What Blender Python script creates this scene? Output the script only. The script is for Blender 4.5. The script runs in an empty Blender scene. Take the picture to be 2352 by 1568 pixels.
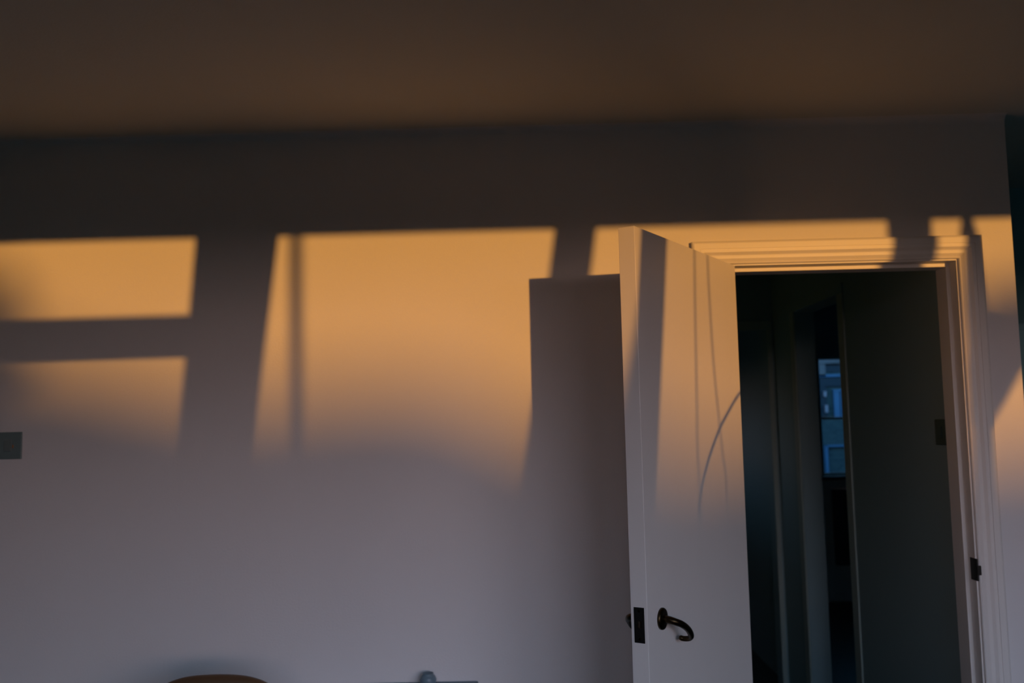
import bpy, bmesh, math, random
from mathutils import Vector, Matrix
random.seed(7)
sc = bpy.context.scene
COL = sc.collection

# ------------------------------------------------------------ camera, world, sun
cd = bpy.data.cameras.new('camera')
cd.sensor_width = 36.0
cd.lens = 32.44
cd.clip_start = 0.02
cd.clip_end = 400
cd.dof.use_dof = True
cd.dof.focus_distance = 1.95
cd.dof.aperture_fstop = 4.0
cam = bpy.data.objects.new('camera', cd)
COL.objects.link(cam)
pitch, roll, yaw = 0.0856, -0.0227, -0.0126
fw = Vector((math.sin(yaw) * math.cos(pitch), math.cos(yaw) * math.cos(pitch), math.sin(pitch)))
rt = Vector((math.cos(yaw), -math.sin(yaw), 0))
up = rt.cross(fw)
R_ = rt * math.cos(roll) + up * math.sin(roll)
U_ = -rt * math.sin(roll) + up * math.cos(roll)
m = Matrix((R_, U_, -fw)).transposed().to_4x4()
m.translation = Vector((0, -2.9485, 1.4968))
cam.matrix_world = m
sc.camera = cam

sc.view_settings.view_transform = 'Standard'
sc.view_settings.look = 'None'
sc.view_settings.gamma = 1
sc.view_settings.use_curve_mapping = False
sc.view_settings.exposure = 0.0
sc.cycles.max_bounces = 10
sc.cycles.diffuse_bounces = 6
sc.cycles.sample_clamp_indirect = 6

w = bpy.data.worlds.new('dusk_sky')
sc.world = w
w.use_nodes = True
nt = w.node_tree
nt.nodes.clear()
tc = nt.nodes.new('ShaderNodeTexCoord')
sp = nt.nodes.new('ShaderNodeSeparateXYZ')
nt.links.new(tc.outputs['Generated'], sp.inputs[0])
rp = nt.nodes.new('ShaderNodeValToRGB')
mp = nt.nodes.new('ShaderNodeMapRange')
mp.inputs['From Min'].default_value = -1
mp.inputs['From Max'].default_value = 1
nt.links.new(sp.outputs['Z'], mp.inputs['Value'])
nt.links.new(mp.outputs['Result'], rp.inputs['Fac'])
e = rp.color_ramp.elements
SKY = [(0.0, (.02, .05, .06)), (0.49, (.04, .10, .12)), (0.508, (3.8, 2.6, 2.2)), (0.545, (6.6, 4.7, 4.6)),
       (0.59, (3.6, 4.2, 5.6)), (0.66, (1.7, 3.3, 5.2)), (0.75, (.30, .95, 1.5)), (1.0, (.06, .24, .38))]
e[0].position, e[0].color = SKY[0][0], (*SKY[0][1], 1)
e[1].position, e[1].color = SKY[-1][0], (*SKY[-1][1], 1)
for p_, c_ in SKY[1:-1]:
    k = e.new(p_); k.color = (*c_, 1)
bg = nt.nodes.new('ShaderNodeBackground')
bg.inputs['Strength'].default_value = 1.06
out = nt.nodes.new('ShaderNodeOutputWorld')
# the sky is brighter on the side of the setting sun
dt = nt.nodes.new('ShaderNodeVectorMath'); dt.operation = 'DOT_PRODUCT'
dt.inputs[1].default_value = Vector((0.33609, -1, 0.03137)).normalized()
nt.links.new(tc.outputs['Generated'], dt.inputs[0])
m1 = nt.nodes.new('ShaderNodeMath'); m1.operation = 'MULTIPLY_ADD'; m1.inputs[1].default_value = .5; m1.inputs[2].default_value = .5
nt.links.new(dt.outputs['Value'], m1.inputs[0])
m2 = nt.nodes.new('ShaderNodeMath'); m2.operation = 'POWER'; m2.inputs[1].default_value = 8
nt.links.new(m1.outputs[0], m2.inputs[0])
m3 = nt.nodes.new('ShaderNodeMath'); m3.operation = 'MULTIPLY_ADD'; m3.inputs[1].default_value = .85; m3.inputs[2].default_value = .2
nt.links.new(m2.outputs[0], m3.inputs[0])
sc_ = nt.nodes.new('ShaderNodeVectorMath'); sc_.operation = 'SCALE'
nt.links.new(rp.outputs['Color'], sc_.inputs[0]); nt.links.new(m3.outputs[0], sc_.inputs['Scale'])
nt.links.new(sc_.outputs[0], bg.inputs['Color'])
nt.links.new(bg.outputs[0], out.inputs[0])

SX, SZ = 0.33609, 0.03137          # sideways and upward run of a sun ray per metre away from the back wall
sl = bpy.data.lights.new('low_sun', 'SUN')
sl.color = (1.0, 0.45, 0.09)
sl.energy = 2.2
sl.angle = math.radians(0.53)
so = bpy.data.objects.new('low_sun', sl)
COL.objects.link(so)
so.rotation_euler = Vector((SX, -1, SZ)).to_track_quat('Z', 'Y').to_euler()
so.location = (4, -12, 2)

# ------------------------------------------------------------ materials
def mat(name, col, rough=.7, metal=0., noise=.0, nscale=40., bump=0., bscale=200., spec=.4, stretch=None, col2=None):
    m = bpy.data.materials.new(name)
    m.use_nodes = True
    t = m.node_tree
    b = t.nodes['Principled BSDF']
    b.inputs['Roughness'].default_value = rough
    b.inputs['Metallic'].default_value = metal
    b.inputs['Specular IOR Level'].default_value = spec
    tcn = t.nodes.new('ShaderNodeTexCoord')
    mpn = t.nodes.new('ShaderNodeMapping')
    t.links.new(tcn.outputs['Object'], mpn.inputs[0])
    if stretch:
        mpn.inputs['Scale'].default_value = stretch
    n = t.nodes.new('ShaderNodeTexNoise')
    n.inputs['Scale'].default_value = nscale
    n.inputs['Detail'].default_value = 5
    t.links.new(mpn.outputs[0], n.inputs['Vector'])
    mx = t.nodes.new('ShaderNodeMix')
    mx.data_type = 'RGBA'
    c2 = col2 or tuple(max(0, c * (1 - noise)) for c in col)
    mx.inputs['A'].default_value = (*col, 1)
    mx.inputs['B'].default_value = (*c2, 1)
    t.links.new(n.outputs['Fac'], mx.inputs['Factor'])
    t.links.new(mx.outputs['Result'], b.inputs['Base Color'])
    if bump:
        n2 = t.nodes.new('ShaderNodeTexNoise')
        n2.inputs['Scale'].default_value = bscale
        n2.inputs['Detail'].default_value = 3
        t.links.new(mpn.outputs[0], n2.inputs['Vector'])
        bp = t.nodes.new('ShaderNodeBump')
        bp.inputs['Strength'].default_value = bump
        bp.inputs['Distance'].default_value = .002
        t.links.new(n2.outputs['Fac'], bp.inputs['Height'])
        t.links.new(bp.outputs[0], b.inputs['Normal'])
    return m

M = {
    'wall': mat('painted_plaster', (.80, .765, .76), .8, noise=.04, nscale=3, bump=.25, bscale=160, spec=.2),
    'ceiling': mat('ceiling_paint', (.70, .69, .63), .85, noise=.04, nscale=3, bump=.25, bscale=120, spec=.2),
    'dimwall': mat('bounce_cut_wall_tint', (.12, .25, .27), .85, noise=.05, nscale=3, bump=.2, spec=.2),  # unseen walls coloured dark teal to soak up warm bounce light
    'recess': mat('recess_shade_tint', (.22, .45, .50), .85, noise=.05, nscale=3),  # teal of the shaded recess put into the wall colour
    'hall': mat('hall_plaster', (.32, .44, .46), .85, noise=.05, nscale=3, bump=.2, spec=.2),  # cool tint fills in for dim teal light in the hall
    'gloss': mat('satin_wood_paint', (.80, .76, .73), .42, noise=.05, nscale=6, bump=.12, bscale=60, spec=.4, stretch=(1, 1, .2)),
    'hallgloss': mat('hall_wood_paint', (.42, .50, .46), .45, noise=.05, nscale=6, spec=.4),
    'floor': mat('bounce_cut_boards', (.07, .075, .075), .5, noise=.45, nscale=4, stretch=(8, .6, 1), bump=.2),  # unseen floor coloured dark and cool to hold down warm bounce
    'skirt': mat('skirting_paint', (.7, .67, .64), .5, noise=.04),
    'brass': mat('aged_brass', (.06, .04, .02), .33, 1.0, noise=.35, nscale=30, bump=.1),
    'iron': mat('dark_iron', (.03, .028, .026), .45, .7, noise=.3),
    'switch': mat('brushed_switch_plate', (.22, .29, .29), .45, .25, noise=.12, nscale=12, stretch=(1, 1, 12)),
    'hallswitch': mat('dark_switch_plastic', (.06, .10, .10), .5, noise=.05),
    'rocker': mat('switch_rocker', (.18, .22, .22), .4, noise=.05),
    'neon': mat('amber_indicator', (.5, .18, .06), .3, noise=.05),
    'wood': mat('bent_beech', (.15, .085, .045), .38, noise=.4, nscale=8, stretch=(2, 2, 14)),
    'table': mat('slate_table_paint', (.19, .26, .32), .55, noise=.1, nscale=6),
    'cup': mat('slate_glaze', (.17, .24, .29), .3, noise=.1, nscale=9),
    'curtain': mat('curtain_linen', (.45, .42, .38), .9, noise=.15, nscale=60, bump=.3, bscale=400, spec=.1),
    'frame': mat('window_frame_paint', (.7, .68, .66), .5, noise=.05),
    'soil': mat('lawn_ground', (.05, .07, .035), .95, noise=.4, nscale=2),
    'leaf': mat('hedge_leaf', (.03, .055, .022), .8, noise=.4, nscale=12),
    'bark': mat('bark', (.06, .045, .03), .9, noise=.4, nscale=20),
    'stem': mat('palm_stem', (.08, .12, .04), .6, noise=.3),
    'pot': mat('terracotta', (.35, .15, .08), .8, noise=.2),
    'stone': mat('dusk_tinted_stone', (.17, .21, .25), .85, noise=.6, nscale=2.2),  # blue dusk light put into the stone colour
    'duskblue': mat('dusk_tinted_joinery', (.055, .19, .38), .5, noise=.2, nscale=3),  # joinery colour carries the blue of the dusk light
    'bluedark': mat('dusk_shade_blue', (.008, .035, .062), .6, noise=.2, nscale=3),  # dusk blue and shade both put into this colour
    'palespot': mat('pale_spot_colour', (.30, .34, .44), .7, noise=.1),  # pale colour of two whitish spots on the brick house
    'roof': mat('slate_roof', (.06, .07, .08), .8, noise=.3),
    'cupboard': mat('cupboard_shade_tint', (.22, .42, .46), .6, noise=.1),  # teal of the shade put into the cupboard colour
}
# glass
g = bpy.data.materials.new('window_glass'); g.use_nodes = True
gb = g.node_tree.nodes['Principled BSDF']
gb.inputs['Transmission Weight'].default_value = 1
gb.inputs['Roughness'].default_value = 0.0
gb.inputs['IOR'].default_value = 1.02
gb.inputs['Base Color'].default_value = (.55, .85, 1.0, 1)  # blue tint lays dusk colour over the view beyond
M['glass'] = g
# far brickwork, its colours dimmed and blued to stand in for dusk light
b_ = bpy.data.materials.new('distant_brickwork'); b_.use_nodes = True
t = b_.node_tree
br = t.nodes.new('ShaderNodeTexBrick')
br.inputs['Scale'].default_value = 4.5
br.inputs['Color1'].default_value = (.018, .055, .075, 1)
br.inputs['Color2'].default_value = (.035, .085, .10, 1)
br.inputs['Mortar'].default_value = (.05, .10, .12, 1)
tcn = t.nodes.new('ShaderNodeTexCoord')
mpn = t.nodes.new('ShaderNodeMapping'); mpn.inputs['Rotation'].default_value = (math.pi / 2, 0, 0)
t.links.new(tcn.outputs['Object'], mpn.inputs[0]); t.links.new(mpn.outputs[0], br.inputs['Vector'])
t.links.new(br.outputs['Color'], t.nodes['Principled BSDF'].inputs['Base Color'])
t.nodes['Principled BSDF'].inputs['Roughness'].default_value = .9
M['brick'] = b_

# ------------------------------------------------------------ helpers
def new_obj(name, bm, m, parent=None, smooth=False, **props):
    me = bpy.data.meshes.new(name)
    bmesh.ops.recalc_face_normals(bm, faces=bm.faces[:])
    bm.to_mesh(me); bm.free()
    if smooth:
        for p in me.polygons: p.use_smooth = True
    me.materials.append(m)
    o = bpy.data.objects.new(name, me)
    COL.objects.link(o)
    if parent: o.parent = parent
    for k, v in props.items(): o[k] = v
    return o

def bx(bm, x0, x1, y0, y1, z0, z1, bevel=0.0, mtx=None, seg=2):
    r = bmesh.ops.create_cube(bm, size=1)
    vs = r['verts']
    bmesh.ops.scale(bm, vec=(abs(x1 - x0), abs(y1 - y0), abs(z1 - z0)), verts=vs)
    bmesh.ops.translate(bm, vec=((x0 + x1) / 2, (y0 + y1) / 2, (z0 + z1) / 2), verts=vs)
    if bevel:
        es = list({e_ for v in vs for e_ in v.link_edges})
        rr = bmesh.ops.bevel(bm, geom=es, offset=bevel, segments=seg, affect='EDGES', profile=.5)
        vs = list({v for f in rr['faces'] for v in f.verts} | {v for v in vs if v.is_valid})
    if mtx: bmesh.ops.transform(bm, matrix=mtx, verts=[v for v in vs if v.is_valid])
    return bm

def box(name, x0, x1, y0, y1, z0, z1, m, parent=None, bevel=0.0, **props):
    bm = bmesh.new(); bx(bm, x0, x1, y0, y1, z0, z1, bevel)
    return new_obj(name, bm, m, parent, **props)

def boxes(name, lst, m, parent=None, bevel=0., **props):
    bm = bmesh.new()
    for b in lst: bx(bm, *b, bevel)
    return new_obj(name, bm, m, parent, **props)

def tube(bm, pts, rad, n=10, caps=True):
    pts = [Vector(p) for p in pts]
    if not isinstance(rad, (list, tuple)): rad = [rad] * len(pts)
    rings = []
    prev = None
    for i, p in enumerate(pts):
        d = (pts[min(i + 1, len(pts) - 1)] - pts[max(i - 1, 0)]).normalized()
        if prev is None:
            a = d.orthogonal().normalized()
        else:
            a = (prev - d * prev.dot(d)).normalized()
        prev = a
        b = d.cross(a)
        rings.append([bm.verts.new(p + (a * math.cos(2 * math.pi * k / n) + b * math.sin(2 * math.pi * k / n)) * rad[i]) for k in range(n)])
    for r0, r1 in zip(rings, rings[1:]):
        for k in range(n):
            bm.faces.new((r0[k], r0[(k + 1) % n], r1[(k + 1) % n], r1[k]))
    if caps:
        bm.faces.new(rings[0][::-1]); bm.faces.new(rings[-1])

def catmull(pts, k=6):
    pts = [Vector(p) for p in pts]
    P = [pts[0] * 2 - pts[1]] + pts + [pts[-1] * 2 - pts[-2]]
    res = []
    for i in range(1, len(P) - 2):
        for j in range(k):
            t_ = j / k
            a, b, c, d = P[i - 1], P[i], P[i + 1], P[i + 2]
            res.append(.5 * ((2 * b) + (c - a) * t_ + (2 * a - 5 * b + 4 * c - d) * t_ ** 2 + (3 * b - a - 3 * c + d) * t_ ** 3))
    res.append(pts[-1])
    return res

def lathe(bm, prof, center=(0, 0, 0), n=32, mtx=None):
    rings = []
    for r, z in prof:
        rings.append([bm.verts.new((center[0] + r * math.cos(2 * math.pi * k / n), center[1] + r * math.sin(2 * math.pi * k / n), center[2] + z)) for k in range(n)])
    for a, b in zip(rings, rings[1:]):
        for k in range(n): bm.faces.new((a[k], a[(k + 1) % n], b[(k + 1) % n], b[k]))
    bm.faces.new(rings[0][::-1]); bm.faces.new(rings[-1])
    if mtx: bmesh.ops.transform(bm, matrix=mtx, verts=[v for r_ in rings for v in r_])

def empty(name, loc, rz=0, **props):
    o = bpy.data.objects.new(name, None)
    o.empty_display_size = .1
    COL.objects.link(o); o.location = loc; o.rotation_euler = (0, 0, rz)
    for k, v in props.items(): o[k] = v
    return o

ST = dict(kind='structure')
CE = 2.45
XL, XR = .6248, 1.3930        # faces of the doorway lining
ZH = 1.977                    # underside of the head lining

# ------------------------------------------------------------ structure
box('floor', -2.3, 5.0, -3.75, 5.0, -.12, 0, M['floor'], **ST)
box('ceiling', -2.32, 5.0, -3.75, 4.75, CE, CE + .25, M['ceiling'], **ST)
boxes('wall_back', [(-2.2, XL - .025, 0, .12, 0, CE), (XR + .025, 1.578, 0, .12, 0, CE), (XL - .025, XR + .025, 0, .12, ZH + .025, CE)], M['wall'], **ST)
box('wall_left', -2.32, -2.2, -3.75, .12, 0, CE, M['dimwall'], **ST)
box('wall_right', 3.05, 3.17, -3.75, 1.1, 0, CE, M['dimwall'], **ST)
WX0, WX1, WZ0, WZ1 = -.58, 2.885, .80, 2.227
boxes('wall_front', [(-2.2, WX0, -3.75, -3.6, 0, CE), (WX1, 3.05, -3.75, -3.6, 0, CE), (WX0, WX1, -3.75, -3.6, 0, WZ0), (WX0, WX1, -3.75, -3.6, WZ1, CE)], M['dimwall'], **ST)
boxes('wall_recess', [(1.578, 3.05, 1.0, 1.1, 0, CE)], M['recess'], **ST)
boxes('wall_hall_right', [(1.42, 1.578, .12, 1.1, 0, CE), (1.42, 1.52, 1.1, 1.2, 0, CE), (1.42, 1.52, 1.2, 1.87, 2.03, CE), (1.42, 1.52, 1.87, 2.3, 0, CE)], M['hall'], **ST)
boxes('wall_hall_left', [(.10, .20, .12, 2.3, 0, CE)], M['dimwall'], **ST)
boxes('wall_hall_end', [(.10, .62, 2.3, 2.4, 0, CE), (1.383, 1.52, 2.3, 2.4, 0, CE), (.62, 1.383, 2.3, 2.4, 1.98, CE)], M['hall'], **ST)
boxes('wall_end_room', [(-.2, -.1, 2.4, 2.7, 0, CE), (-.2, -.1, 3.5, 4.6, 0, CE), (-.2, -.1, 2.7, 3.5, 0, 1.3), (-.2, -.1, 2.7, 3.5, 1.85, CE), (-.1, 1.42, 4.5, 4.6, 0, CE), (1.42, 1.52, 2.4, 4.6, 0, CE), (-.1, .10, 2.3, 2.4, 0, CE)], M['hall'], **ST)  # unseen opening in the left side added to let in dim sky light
SX0, SX1, SZ0, SZ1 = 2.402, 3.3, 1.003, 1.95
boxes('wall_side_room', [(1.52, SX0, 4.6, 4.75, 0, CE), (SX1, 4.3, 4.6, 4.75, 0, CE), (SX0, SX1, 4.6, 4.75, 0, SZ0), (SX0, SX1, 4.6, 4.75, SZ1, CE),
                         (4.2, 4.3, 1.1, 4.6, 0, CE), (3.05, 4.3, 1.0, 1.1, 0, CE)], M['hall'], **ST)
boxes('baseboard_back', [(-2.2, .545, -.018, 0, 0, .14), (1.476, 1.578, -.018, 0, 0, .14)], M['skirt'], bevel=.003, **ST)
boxes('baseboard_left', [(-2.2, -2.182, -3.6, 0, 0, .14)], M['skirt'], bevel=.003, **ST)
boxes('baseboard_hall', [(1.402, 1.42, .12, 1.11, 0, .14)], M['skirt'], bevel=.003, **ST)

# small plaster cove where ceiling meets back wall
bm = bmesh.new()
cr = .025
prof = [(0, CE - cr)] + [(-cr + cr * math.cos(a), CE - cr + cr * math.sin(a)) for a in [math.radians(10 * i) for i in range(1, 9)]] + [(-cr, CE), (0, CE)]
ra = [bm.verts.new((-2.2, y, z)) for y, z in prof]
rb = [bm.verts.new((1.578, y, z)) for y, z in prof]
n = len(prof)
for k in range(n): bm.faces.new((ra[k], ra[(k + 1) % n], rb[(k + 1) % n], rb[k]))
bm.faces.new(ra); bm.faces.new(rb[::-1])
new_obj('trim_1', bm, M['wall'], smooth=False, kind='structure', label='soft plaster cove between back wall and ceiling')

# ------------------------------------------------------------ door frame
cas = empty('trim_2', (0, 0, 0), kind='structure', label='cream moulded door surround around the dark doorway')
PROF = [(0, 0), (0, .009), (.0025, .0115), (.005, .0105), (.0055, .0075), (.014, .0125), (.017, .014), (.025, .0145), (.028, .0150), (.033, .0185), (.037, .0215), (.046, .0222),
        (.0464, .0200), (.0482, .0200), (.0486, .0225), (.066, .0228), (.071, .021), (.0735, .0185), (.0735, 0)]
ix0, ix1, iz = XL - .005, XR + .005, ZH + .0045

def casing(name, f0, f1, parent):
    bm = bmesh.new()
    a = [bm.verts.new(f0(w_, t_)) for w_, t_ in PROF]
    b = [bm.verts.new(f1(w_, t_)) for w_, t_ in PROF]
    n = len(PROF)
    for k in range(n): bm.faces.new((a[k], a[(k + 1) % n], b[(k + 1) % n], b[k]))
    bm.faces.new(a); bm.faces.new(b[::-1])
    return new_obj(name, bm, M['gloss'], parent)
casing('casing_head', lambda w_, t_: (ix0 - w_, -t_, iz + w_), lambda w_, t_: (ix1 + w_, -t_, iz + w_), cas)
casing('casing_leg', lambda w_, t_: (ix0 - w_, -t_, 0), lambda w_, t_: (ix0 - w_, -t_, iz + w_), cas)
casing('casing_leg', lambda w_, t_: (ix1 + w_, -t_, 0), lambda w_, t_: (ix1 + w_, -t_, iz + w_), cas)
box('head_lining', XL - .025, XR + .025, 0, .12, ZH, ZH + .025, M['gloss'], cas)
box('jamb_lining', XL - .025, XL, 0, .12, 0, ZH, M['gloss'], cas)
box('jamb_lining', XR, XR + .025, 0, .12, 0, ZH, M['gloss'], cas)
box('door_stop', XL, XR, .046, .12, ZH - .013, ZH, M['gloss'], cas, bevel=.001)
box('door_stop', XL, XL + .013, .046, .12, 0, ZH - .013, M['gloss'], cas, bevel=.001)
box('door_stop', XR - .013, XR, .046, .12, 0, ZH - .013, M['gloss'], cas, bevel=.001)
# strike plate with its bent lip
bm = bmesh.new()
bx(bm, XR - .0022, XR, .004, .030, .968, 1.036)
bx(bm, XR - .0022, XR + .002, -.0125, .006, .968, 1.036, .001)
bx(bm, XR - .002, XR + .011, -.0155, -.009, .986, 1.016, .0028)
new_obj('strike_plate', bm, M['iron'], cas, label='dark metal strike plate with curved lip')

# ------------------------------------------------------------ open door leaf
ANG = .5465
H = Vector((.6772, -.0345, 0))
door = empty('door_1', (0, 0, 0), kind='structure', label='cream flush door standing open, latch edge towards the viewer')
# local frame: +x along the leaf from hinge to free edge, seen face at y = 0, thickness towards -y
door.location = (H.x, H.y, 0)
door.rotation_euler = (0, 0, math.atan2(-math.cos(ANG), -math.sin(ANG)))
LW, LT, LH = .762, .0438, 1.9722
bm = bmesh.new(); bx(bm, 0, LW, -LT, 0, .006, LH, .0012)
leaf = new_obj('leaf', bm, M['gloss'], door)
LZ = 1.000
bx_ = box('latch_plate', LW - .001, LW + .0012, -LT / 2 - .0135, -LT / 2 + .0135, LZ - .042, LZ + .042, M['iron'], door, bevel=.0004, label='dark metal latch plate')
bm = bmesh.new()
vs = [(LW, -LT / 2 - .006, LZ - .006), (LW, -LT / 2 + .006, LZ - .006), (LW, -LT / 2 + .006, LZ + .010), (LW, -LT / 2 - .006, LZ + .010),
      (LW + .009, -LT / 2 + .006, LZ - .006), (LW + .009, -LT / 2 + .006, LZ + .010)]
v = [bm.verts.new(p) for p in vs]
for f in ((0, 1, 2, 3), (1, 4, 5, 2), (0, 3, 5, 4), (0, 4, 1), (3, 2, 5)): bm.faces.new([v[i] for i in f])
new_obj('latch_bolt', bm, M['brass'], bx_)
for dz in (-.033, .033):
    bm = bmesh.new(); lathe(bm, [(.0005, 0), (.0035, 0), (.003, .0008), (.0005, .001)], n=12, mtx=Matrix.Translation((LW + .001, -LT / 2, LZ + dz)) @ Matrix.Rotation(math.pi / 2, 4, 'Y'))
    new_obj('screw', bm, M['brass'], bx_)

def handle(side):
    s = 1 if side == 0 else -1
    y0 = 0 if side == 0 else -LT
    ux = LW - .082
    hz = LZ + .002
    bm = bmesh.new()
    rot = Matrix.Rotation(math.pi / 2 * (1 if s < 0 else -1), 4, 'X')
    lathe(bm, [(.001, 0), (.0265, 0), (.0268, .004), (.0255, .0068), (.021, .0085), (.012, .0095), (.001, .0095)], n=40, mtx=Matrix.Translation((ux, y0, hz)) @ rot)
    rose = new_obj('handle_rose', bm, M['brass'], door, smooth=True, label='round dark brass rose')
    bm = bmesh.new()
    # (outward, towards hinge, z)
    P = [(.006, 0, 0), (.020, .000, -.001), (.034, .004, -.005), (.044, .020, -.013), (.049, .040, -.025), (.050, .059, -.040), (.046, .074, -.053), (.037, .081, -.0605), (.024, .080, -.062), (.013, .076, -.059)]
    if side: P = [(o * 1.25, u, z) for o, u, z in P]
    pts = catmull([(ux - u, y0 + s * o, hz + z) for o, u, z in P], 6)
    rad = [.0095 - .0030 * (i / (len(pts) - 1)) for i in range(len(pts))]
    rad[-1] = .003; rad[-2] = .0052
    tube(bm, pts, rad, 14)
    new_obj('handle_lever', bm, M['brass'], rose, smooth=True, label='curved brass lever curling back to the door')
handle(0); handle(1)
for z in (.25, 1.0, 1.72):
    bm = bmesh.new(); tube(bm, [(-.006, -LT - .004, z - .05), (-.006, -LT - .004, z + .05)], .0055, 12)
    new_obj('hinge', bm, M['brass'], door)

# ------------------------------------------------------------ hall trims
tr = empty('trim_3', (0, 0, 0), kind='structure', label='dim door surround on the hall side wall')
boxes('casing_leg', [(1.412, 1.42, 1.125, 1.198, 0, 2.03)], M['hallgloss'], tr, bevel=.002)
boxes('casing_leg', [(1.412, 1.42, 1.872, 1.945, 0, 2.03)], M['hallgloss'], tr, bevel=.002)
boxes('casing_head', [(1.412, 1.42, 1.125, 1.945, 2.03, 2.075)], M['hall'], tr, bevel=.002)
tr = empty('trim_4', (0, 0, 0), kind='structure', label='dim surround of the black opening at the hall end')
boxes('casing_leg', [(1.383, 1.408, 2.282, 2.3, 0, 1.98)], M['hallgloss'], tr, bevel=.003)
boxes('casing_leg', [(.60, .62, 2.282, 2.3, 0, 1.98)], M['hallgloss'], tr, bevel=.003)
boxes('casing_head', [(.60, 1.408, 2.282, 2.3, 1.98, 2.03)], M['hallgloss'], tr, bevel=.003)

# ------------------------------------------------------------ room window behind the viewer
wn = empty('window_1', (0, 0, 0), kind='structure')
WY0, WY1 = -3.70, -3.60
def wx(x): return x + SX * 3.6
def wz(z): return z + SZ * 3.6
boxes('window_frame', [(WX0, WX1, WY0, WY1, WZ0 - .0, WZ0 + .05), (WX0, WX0 + .05, WY0, WY1, WZ0, WZ1)], M['frame'], wn)
for a, b in ((-1.03, -.88), (1.192, 1.324)):
    box('mullion', wx(a), wx(b), WY0 + .06, WY1, WZ0, WZ1, M['frame'], wn)
box('transom', WX0, wx(-1.03), WY0 + .06, WY1, wz(1.727), wz(1.862), M['frame'], wn)
box('window_sill', WX0, WX1, -3.6, -3.42, WZ0 - .03, WZ0, M['frame'], wn, bevel=.004)

def curtain(name, rows, y, label, amp=.014):
    """rows: (z, x_left, x_right) as they fall on the back wall; carried back along the sun's rays to the window"""
    rows = sorted(rows, reverse=True)
    bm = bmesh.new(); nx = 24; grid = []
    zs = []
    for (a, b) in zip(rows, rows[1:]):
        k = max(1, int((a[0] - b[0]) / .06))
        zs += [(a[0] + (b[0] - a[0]) * i / k, a[1] + (b[1] - a[1]) * i / k, a[2] + (b[2] - a[2]) * i / k) for i in range(k)]
    zs.append(rows[-1])
    D = -y
    for z, xl, xr in zs:
        row = []
        for i in range(nx + 1):
            t_ = i / nx
            dy = amp * math.sin(t_ * 2 * math.pi * 3.5 + z)
            row.append(bm.verts.new((xl + (xr - xl) * t_ + SX * (D - dy), y + dy, z + SZ * D)))
        grid.append(row)
    for r0, r1 in zip(grid, grid[1:]):
        for i in range(nx): bm.faces.new((r0[i], r0[i + 1], r1[i + 1], r1[i]))
    o = new_obj(name, bm, M['curtain'], smooth=True, label=label, category='curtain')
    sd = o.modifiers.new('thickness', 'SOLIDIFY'); sd.thickness = .004
    return o
curtain('curtain', [(2.20, -1.051, -.777), (2.114, -1.060, -.788), (1.557, -1.103, -.859), (.75, -1.16, -.96)], -3.5,
        'linen curtain gathered at the left of the window, leaning inward')
curtain('curtain', [(2.20, .120, .258), (2.114, .109, .245), (1.30, -.014, .112), (.75, -.10, .03)], -3.5,
        'narrow linen curtain hanging mid window')
curtain('curtain', [(2.20, 1.420, 1.452), (2.10, 1.416, 1.458), (2.06, 1.41, 1.468), (1.82, 1.40, 1.478), (1.77, 1.40, 1.72), (1.70, 1.40, 1.67), (1.62, 1.395, 1.576), (1.53, 1.395, 1.520),
                    (1.470, 1.395, 1.478), (1.437, 1.40, 1.456), (1.3, 1.40, 1.450), (.75, 1.39, 1.445)], -3.5,
        'unseen linen panel shaped to cast the diagonal shadow at the right')  # added panel, its outline shaped for the diagonal shadow
bm = bmesh.new(); tube(bm, [(WX0 - .1, -3.5, 2.33), (WX1 + .05, -3.5, 2.33)], .012, 12)
pole = new_obj('curtain_pole', bm, M['brass'], smooth=True, label='thin brass curtain pole above the window', category='curtain pole')

# unseen plants added so their stems cast thin shadow lines on the door
def at_wall(x, y, z): return (x + SX * -y, y, z + SZ * -y)
pr = empty('shadow_reed', (at_wall(.43, -2.8, 0)[0], -2.8, 0), label='unseen potted reed added so its two stems cast thin shadow lines', category='plant')
rx = at_wall(.43, -2.8, 0)[0]
bm = bmesh.new(); lathe(bm, [(.02, 0), (.09, 0), (.12, .22), (.13, .22), (.13, .26), (.11, .26), (.10, .21), (.02, .21)], n=28)
new_obj('pot', bm, M['pot'], pr)
for rows in ([(.40, .15), (.355, 1.3), (.358, 1.5), (.372, 1.8), (.383, 1.975)], [(.46, .15), (.53, 1.2), (.515, 1.38), (.497, 1.50), (.478, 1.65), (.468, 1.85), (.466, 1.965)]):
    bm = bmesh.new(); tube(bm, catmull([(x - rx + SX * 2.8, 0, z + SZ * 2.8) for x, z in rows], 5), .0042, 8)
    new_obj('stem', bm, M['stem'], pr, smooth=True)
pl = empty('shadow_palm', (1.02, -1.72, 0), label='unseen potted palm added so its arching stem casts a curved shadow', category='plant')  # unseen, added for the curved shadow line
def loc(p): return (p[0] - 1.02, p[1] + 1.72, p[2])
bm = bmesh.new(); lathe(bm, [(.02, 0), (.12, 0), (.16, .28), (.17, .28), (.17, .32), (.15, .32), (.14, .27), (.02, .27)], n=28)
new_obj('pot', bm, M['pot'], pl, smooth=False)
bm = bmesh.new()
arc = [(.92, -1.7, .28), (.905, -1.7, .9), (.915, -1.7, 1.22), (.934, -1.7, 1.33), (.983, -1.7, 1.412), (1.063, -1.7, 1.499), (1.13, -1.7, 1.552), (1.225, -1.7, 1.615), (1.34, -1.7, 1.66), (1.45, -1.7, 1.66)]
arc = [(.99, -1.72, .27), (.93, -1.7, .7)] + arc[2:]
pp = catmull([loc(p) for p in arc], 6)
tube(bm, pp, [.009 - .0042 * i / len(pp) for i in range(len(pp))], 8)
new_obj('stem', bm, M['stem'], pl, smooth=True)

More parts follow.
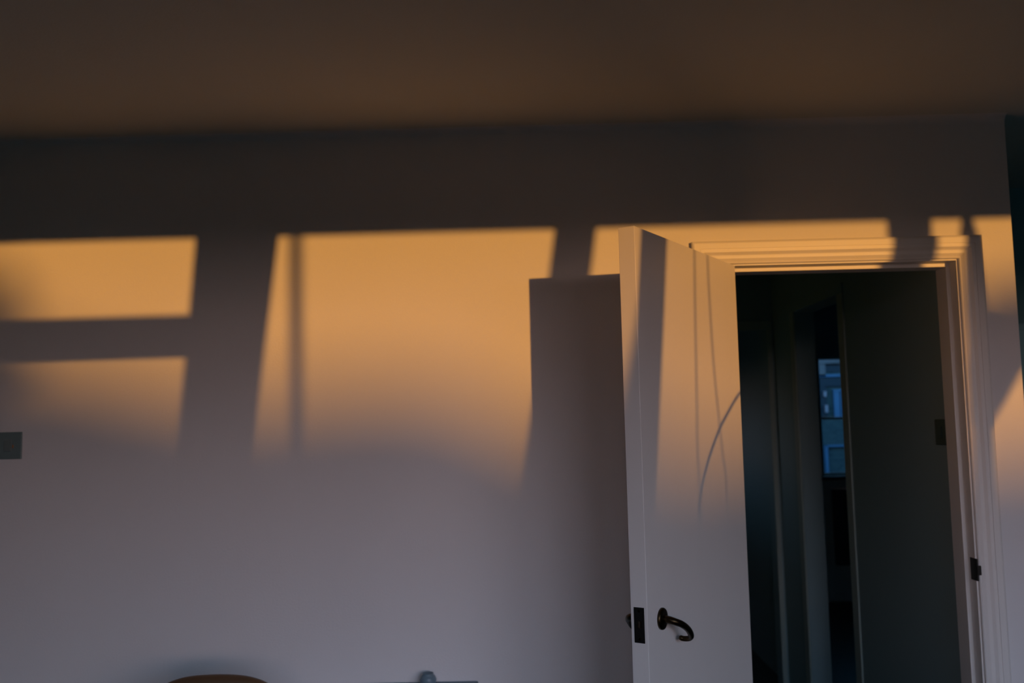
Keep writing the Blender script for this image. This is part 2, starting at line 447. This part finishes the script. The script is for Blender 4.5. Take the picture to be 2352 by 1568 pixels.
# ------------------------------------------------------------ switches
swp = empty('light_switch', (-1.6845, 0, 1.454), label='grey metal double switch plate on the back wall at the left', category='switch')
box('plate', -.073, .073, -.007, 0, -.043, .043, M['switch'], swp, bevel=.002)
for sx in (-.030, .030):
    rk = box('rocker', sx - .0125, sx + .0125, -.0105, -.0065, -.019, .019, M['rocker'], swp, bevel=.0015)
    box('indicator', sx + .0145, sx + .0185, -.0082, -.0065, -.008, .002, M['neon'], rk)
sw2 = empty('light_switch', (1.42, .229, 1.425), label='dark square switch plate on the hall side wall', category='switch')
box('plate', -.008, 0, -.043, .043, -.043, .043, M['hallswitch'], sw2, bevel=.002)
box('rocker', -.012, -.007, -.011, .011, -.019, .019, M['hallswitch'], sw2, bevel=.001)

# ------------------------------------------------------------ chair and table at the bottom of the frame
ch = empty('bentwood_chair', (-.876, -.35, 0), label='round backed brown wooden chair, only its top rail showing at bottom left', category='chair')
bm = bmesh.new()
arcp = [(-.175, .03, .43), (-.195, .02, .55), (-.19, .0, .68)]
for i in range(0, 13):
    a = math.pi - math.pi * i / 12
    arcp.append((.005 + .178 * math.copysign(abs(math.cos(a)) ** .75, math.cos(a)), 0, .70 + .099 * math.sin(a) ** .85 if i not in (0, 12) else .70))
arcp += [(.195, 0, .68), (.20, .02, .55), (.18, .03, .43)]
tube(bm, catmull(arcp, 4), .0205, 12)
new_obj('back_hoop', bm, M['wood'], ch, smooth=True)
bm = bmesh.new()
for k in range(9):
    x = -.13 + .0325 * k
    tube(bm, [(x * .8, .03, .44), (x, 0, .785 - .5 * x * x)], .006, 8)
new_obj('back_spindles', bm, M['wood'], ch, smooth=True)
bm = bmesh.new(); lathe(bm, [(.01, .425), (.19, .425), (.205, .435), (.205, .445), (.19, .455), (.01, .45)], center=(0, -.14, 0), n=40)
new_obj('seat', bm, M['wood'], ch, smooth=False)
for (x, y) in ((-.15, .0), (.15, .0), (-.14, -.28), (.14, -.28)):
    bm = bmesh.new(); tube(bm, [(x, y, .43), (x * 1.15, y + (.03 if y > -.1 else -.03), 0)], [.017, .012], 10)
    new_obj('leg', bm, M['wood'], ch, smooth=True)

tb = empty('wall_table', (-.504, -.12, 0), label='low blue grey table against the back wall at the bottom edge', category='table')
box('tabletop', -.338, .338, -.11, .115, .672, .695, M['table'], tb, bevel=.003)
for sx in (-.31, .31):
    for sy in (-.085, .09):
        box('leg', sx - .016, sx + .016, sy - .016, sy + .016, 0, .672, M['table'], tb, bevel=.002)
bm = bmesh.new()
lathe(bm, [(.004, 0), (.018, 0), (.024, .008), (.026, .017), (.022, .027), (.016, .033), (.017, .036), (.015, .035), (.004, .026)], center=(-.318, -.04, .695), n=28)
new_obj('small_cup', bm, M['cup'], smooth=True, label='small slate blue cup on the wall table, its rim just showing', category='cup')

# ------------------------------------------------------------ recess cupboard at the far right
cb = empty('recess_cupboard', (2.35, .85, 0), label='tall cupboard with teal shade in its colour, in the recess at the right edge', category='cupboard')
box('carcass', -.55, .55, -.24, .14, 0, 1.825, M['cupboard'], cb, bevel=.003)
for sx in (-.275, .275):
    d_ = box('cupboard_door', sx - .268, sx + .268, -.26, -.24, .06, 1.80, M['cupboard'], cb, bevel=.002)
    s_ = 1 if sx < 0 else -1
    bm = bmesh.new(); lathe(bm, [(.002, 0), (.007, 0), (.006, .01), (.012, .018), (.012, .024), (.002, .028)], n=20, mtx=Matrix.Translation((sx + s_ * .23, -.26, 1.0)) @ Matrix.Rotation(math.pi / 2, 4, 'X'))
    new_obj('knob', bm, M['brass'], d_, smooth=True)

# ------------------------------------------------------------ far side room: window, radiator
w2 = empty('window_2', (0, 0, 0), kind='structure', label='narrow view of a sash window in the far side room')
boxes('window_frame', [(SX0, SX0 + .012, 4.66, 4.72, SZ0, SZ1), (SX1 - .04, SX1, 4.66, 4.72, SZ0, SZ1), (SX0, SX1, 4.66, 4.72, SZ1 - .008, SZ1), (SX0, SX1, 4.66, 4.72, SZ0, SZ0 + .012)], M['bluedark'], w2)
box('meeting_rail', SX0, SX1, 4.66, 4.70, 1.448, 1.462, M['bluedark'], w2)
box('glass_pane', SX0 + .012, SX1 - .04, 4.685, 4.69, SZ0 + .012, 1.445, M['glass'], w2)
box('glass_pane', SX0 + .012, SX1 - .04, 4.685, 4.69, 1.478, SZ1 - .008, M['glass'], w2)
box('window_sill', SX0 - .05, SX1 + .05, 4.53, 4.6, SZ0 - .035, SZ0 - .008, M['bluedark'], w2, bevel=.003)
rd = empty('radiator', (2.85, 4.52, 0), label='dim panel radiator below the far window', category='radiator')
box('panel', -.42, .42, -.02, .02, .30, .895, M['bluedark'], rd, bevel=.006)
box('top_grille', -.42, .42, -.045, .045, .895, .91, M['frame'], rd, bevel=.003)
for k in range(14):
    x = -.40 + .0615 * k
    box('rib', x - .012, x + .012, -.028, -.018, .33, .87, M['bluedark'], rd, bevel=.003)

# ------------------------------------------------------------ outside
box('lawn', -90, 110, -120, 90, -.30, -.15, M['soil'], **ST)
hz = empty('brick_house', (8, 16, -.15), label='blue shaded brick house seen through the far window', category='building')
def hb(x): return x - 8
box('brick_wall', -5, 8, 0, .4, 0, 2.50, M['brick'], hz)
box('parapet', -5, 8, -.12, .4, 2.66, 2.80, M['stone'], hz)
boxes('quoin', [(hb(6.0), hb(6.125), -.10, 0, 2.40, 2.66)], M['stone'], hz)
box('fascia', -5, 8, -.03, .4, 2.50, 2.66, M['bluedark'], hz)
box('band_course', -5, 8, -.10, 0, 2.39, 2.44, M['duskblue'], hz)
box('band_course', -5, 8, -.06, 0, 2.20, 2.38, M['bluedark'], hz)
box('doorway_frame', hb(5.75), hb(6.145), -.05, 0, 1.58, 2.22, M['bluedark'], hz)
box('white_spot', hb(6.07), hb(6.115), -.12, -.05, 1.99, 2.10, M['palespot'], hz)  # plain pale boxes for two whitish spots
box('white_spot', hb(6.085), hb(6.135), -.12, -.05, 1.67, 1.82, M['palespot'], hz)
wf = boxes('window', [(hb(6.28), hb(6.395), -.06, 0, 1.57, 2.12), (hb(6.42), hb(6.60), -.06, 0, 1.57, 2.12), (hb(6.27), hb(6.61), -.08, 0, 2.09, 2.13)], M['duskblue'], hz)
box('pane', hb(6.395), hb(6.42), -.03, 0, 1.57, 2.1, M['bluedark'], wf)
box('ledge', hb(6.06), 8, -.10, 0, .975, 1.01, M['duskblue'], hz)
box('pilaster', hb(6.04), hb(6.095), -.10, 0, .36, 1.00, M['duskblue'], hz)
box('roof', -5.2, 8.2, -.2, 4, 2.80, 2.86, M['roof'], hz)
nb = empty('shading_house', (12, 2, -.15), label='unseen house mass added to keep sun off the brick house', category='building')  # added block that shades the brick house front
box('wall', -6.5, 8, -1.5, 2.4, 0, 5.5, M['brick'], nb)
box('roof', -6.7, 8.2, -1.7, 2.6, 5.5, 5.7, M['roof'], nb)

def foliage(bm, c, r, nleaf, ls):
    for _ in range(nleaf):
        u = Vector((random.gauss(0, 1), random.gauss(0, 1), random.gauss(0, 1))).normalized() * random.random() ** .4
        p = Vector(c) + Vector((u.x * r[0], u.y * r[1], u.z * r[2]))
        a = Vector((random.gauss(0, 1), random.gauss(0, 1), random.gauss(0, 1))).normalized() * ls
        b = a.orthogonal().normalized() * ls * .5
        vs = [bm.verts.new(p + q_) for q_ in (-a, b, a, -b)]
        bm.faces.new(vs)

# long clipped hedge; its uneven top crosses the low sun
HP = [(-30, 1.80), (-2.2, 1.80), (-1.75, 1.77), (-1.4, 1.70), (-1.1, 1.63), (-.9, 1.59), (-.5, 1.62), (-.25, 1.60), (-.1, 1.54), (.05, 1.45), (.3, 1.39), (.8, 1.38), (1.5, 1.38), (2.2, 1.40), (30, 1.5)]
HY = -48.0
bm = bmesh.new()
def hh(x):
    for (a, b) in zip(HP, HP[1:]):
        if a[0] <= x <= b[0]: return a[1] + (b[1] - a[1]) * (x - a[0]) / (b[0] - a[0])
    return HP[-1][1]
xs = sorted(set([-30, -20, -10, -5] + [-3 + .1 * i for i in range(61)] + [5, 10, 20, 30]))
prev = None
for x in xs:
    z = hh(x) + SZ * 48 + random.uniform(-.01, .01)
    X = x + SX * 48
    cur = [bm.verts.new((X, HY, -.15)), bm.verts.new((X, HY, z)), bm.verts.new((X, HY - 1.2, z)), bm.verts.new((X, HY - 1.2, -.15))]
    if prev:
        for k in range(4): bm.faces.new((prev[k], prev[(k + 1) % 4], cur[(k + 1) % 4], cur[k]))
    else: bm.faces.new(cur)
    prev = cur
bm.faces.new(prev[::-1])
new_obj('garden_hedge', bm, M['leaf'], label='long clipped garden hedge far behind the viewer', category='hedge')

def tree(D, xw, zw, r, label, trunk_dx, nleaf=900):
    X, Y, Z = xw + SX * D, -D, zw + SZ * D
    t_ = empty('garden_tree', (X + trunk_dx, Y, -.15), label=label, category='tree')
    bm = bmesh.new()
    tube(bm, catmull([(0, 0, 0), (0, 0, Z * .5), (-trunk_dx * .25, 0, Z * .8 + .1), (-trunk_dx, 0, Z + .15)], 4), [.07] * 5 + [.04] * 4 + [.02] * 4, 8)
    new_obj('trunk', bm, M['bark'], t_, smooth=True)
    bm = bmesh.new(); foliage(bm, (-trunk_dx, 0, Z + .15), r, nleaf, .045)
    new_obj('foliage', bm, M['leaf'], t_, kind='stuff')
tree(25, 1.80, 1.79, (.42, .5, .13), 'small garden tree outside the right of the window', 1.4, 1100)
tree(25, -1.96, 1.80, (.42, .4, .27), 'small garden tree outside the left of the window', -1.2, 700)
bm = bmesh.new(); X_ = -.732 + SX * 6  # unseen bar added outside so its mullion shadow falls soft
tube(bm, [(X_, -6, -.15), (X_, -6, 2.9)], .019, 10)
new_obj('shadow_bar', bm, M['bark'], label='unseen slim bar added outside to cast a soft mullion shadow', category='post')
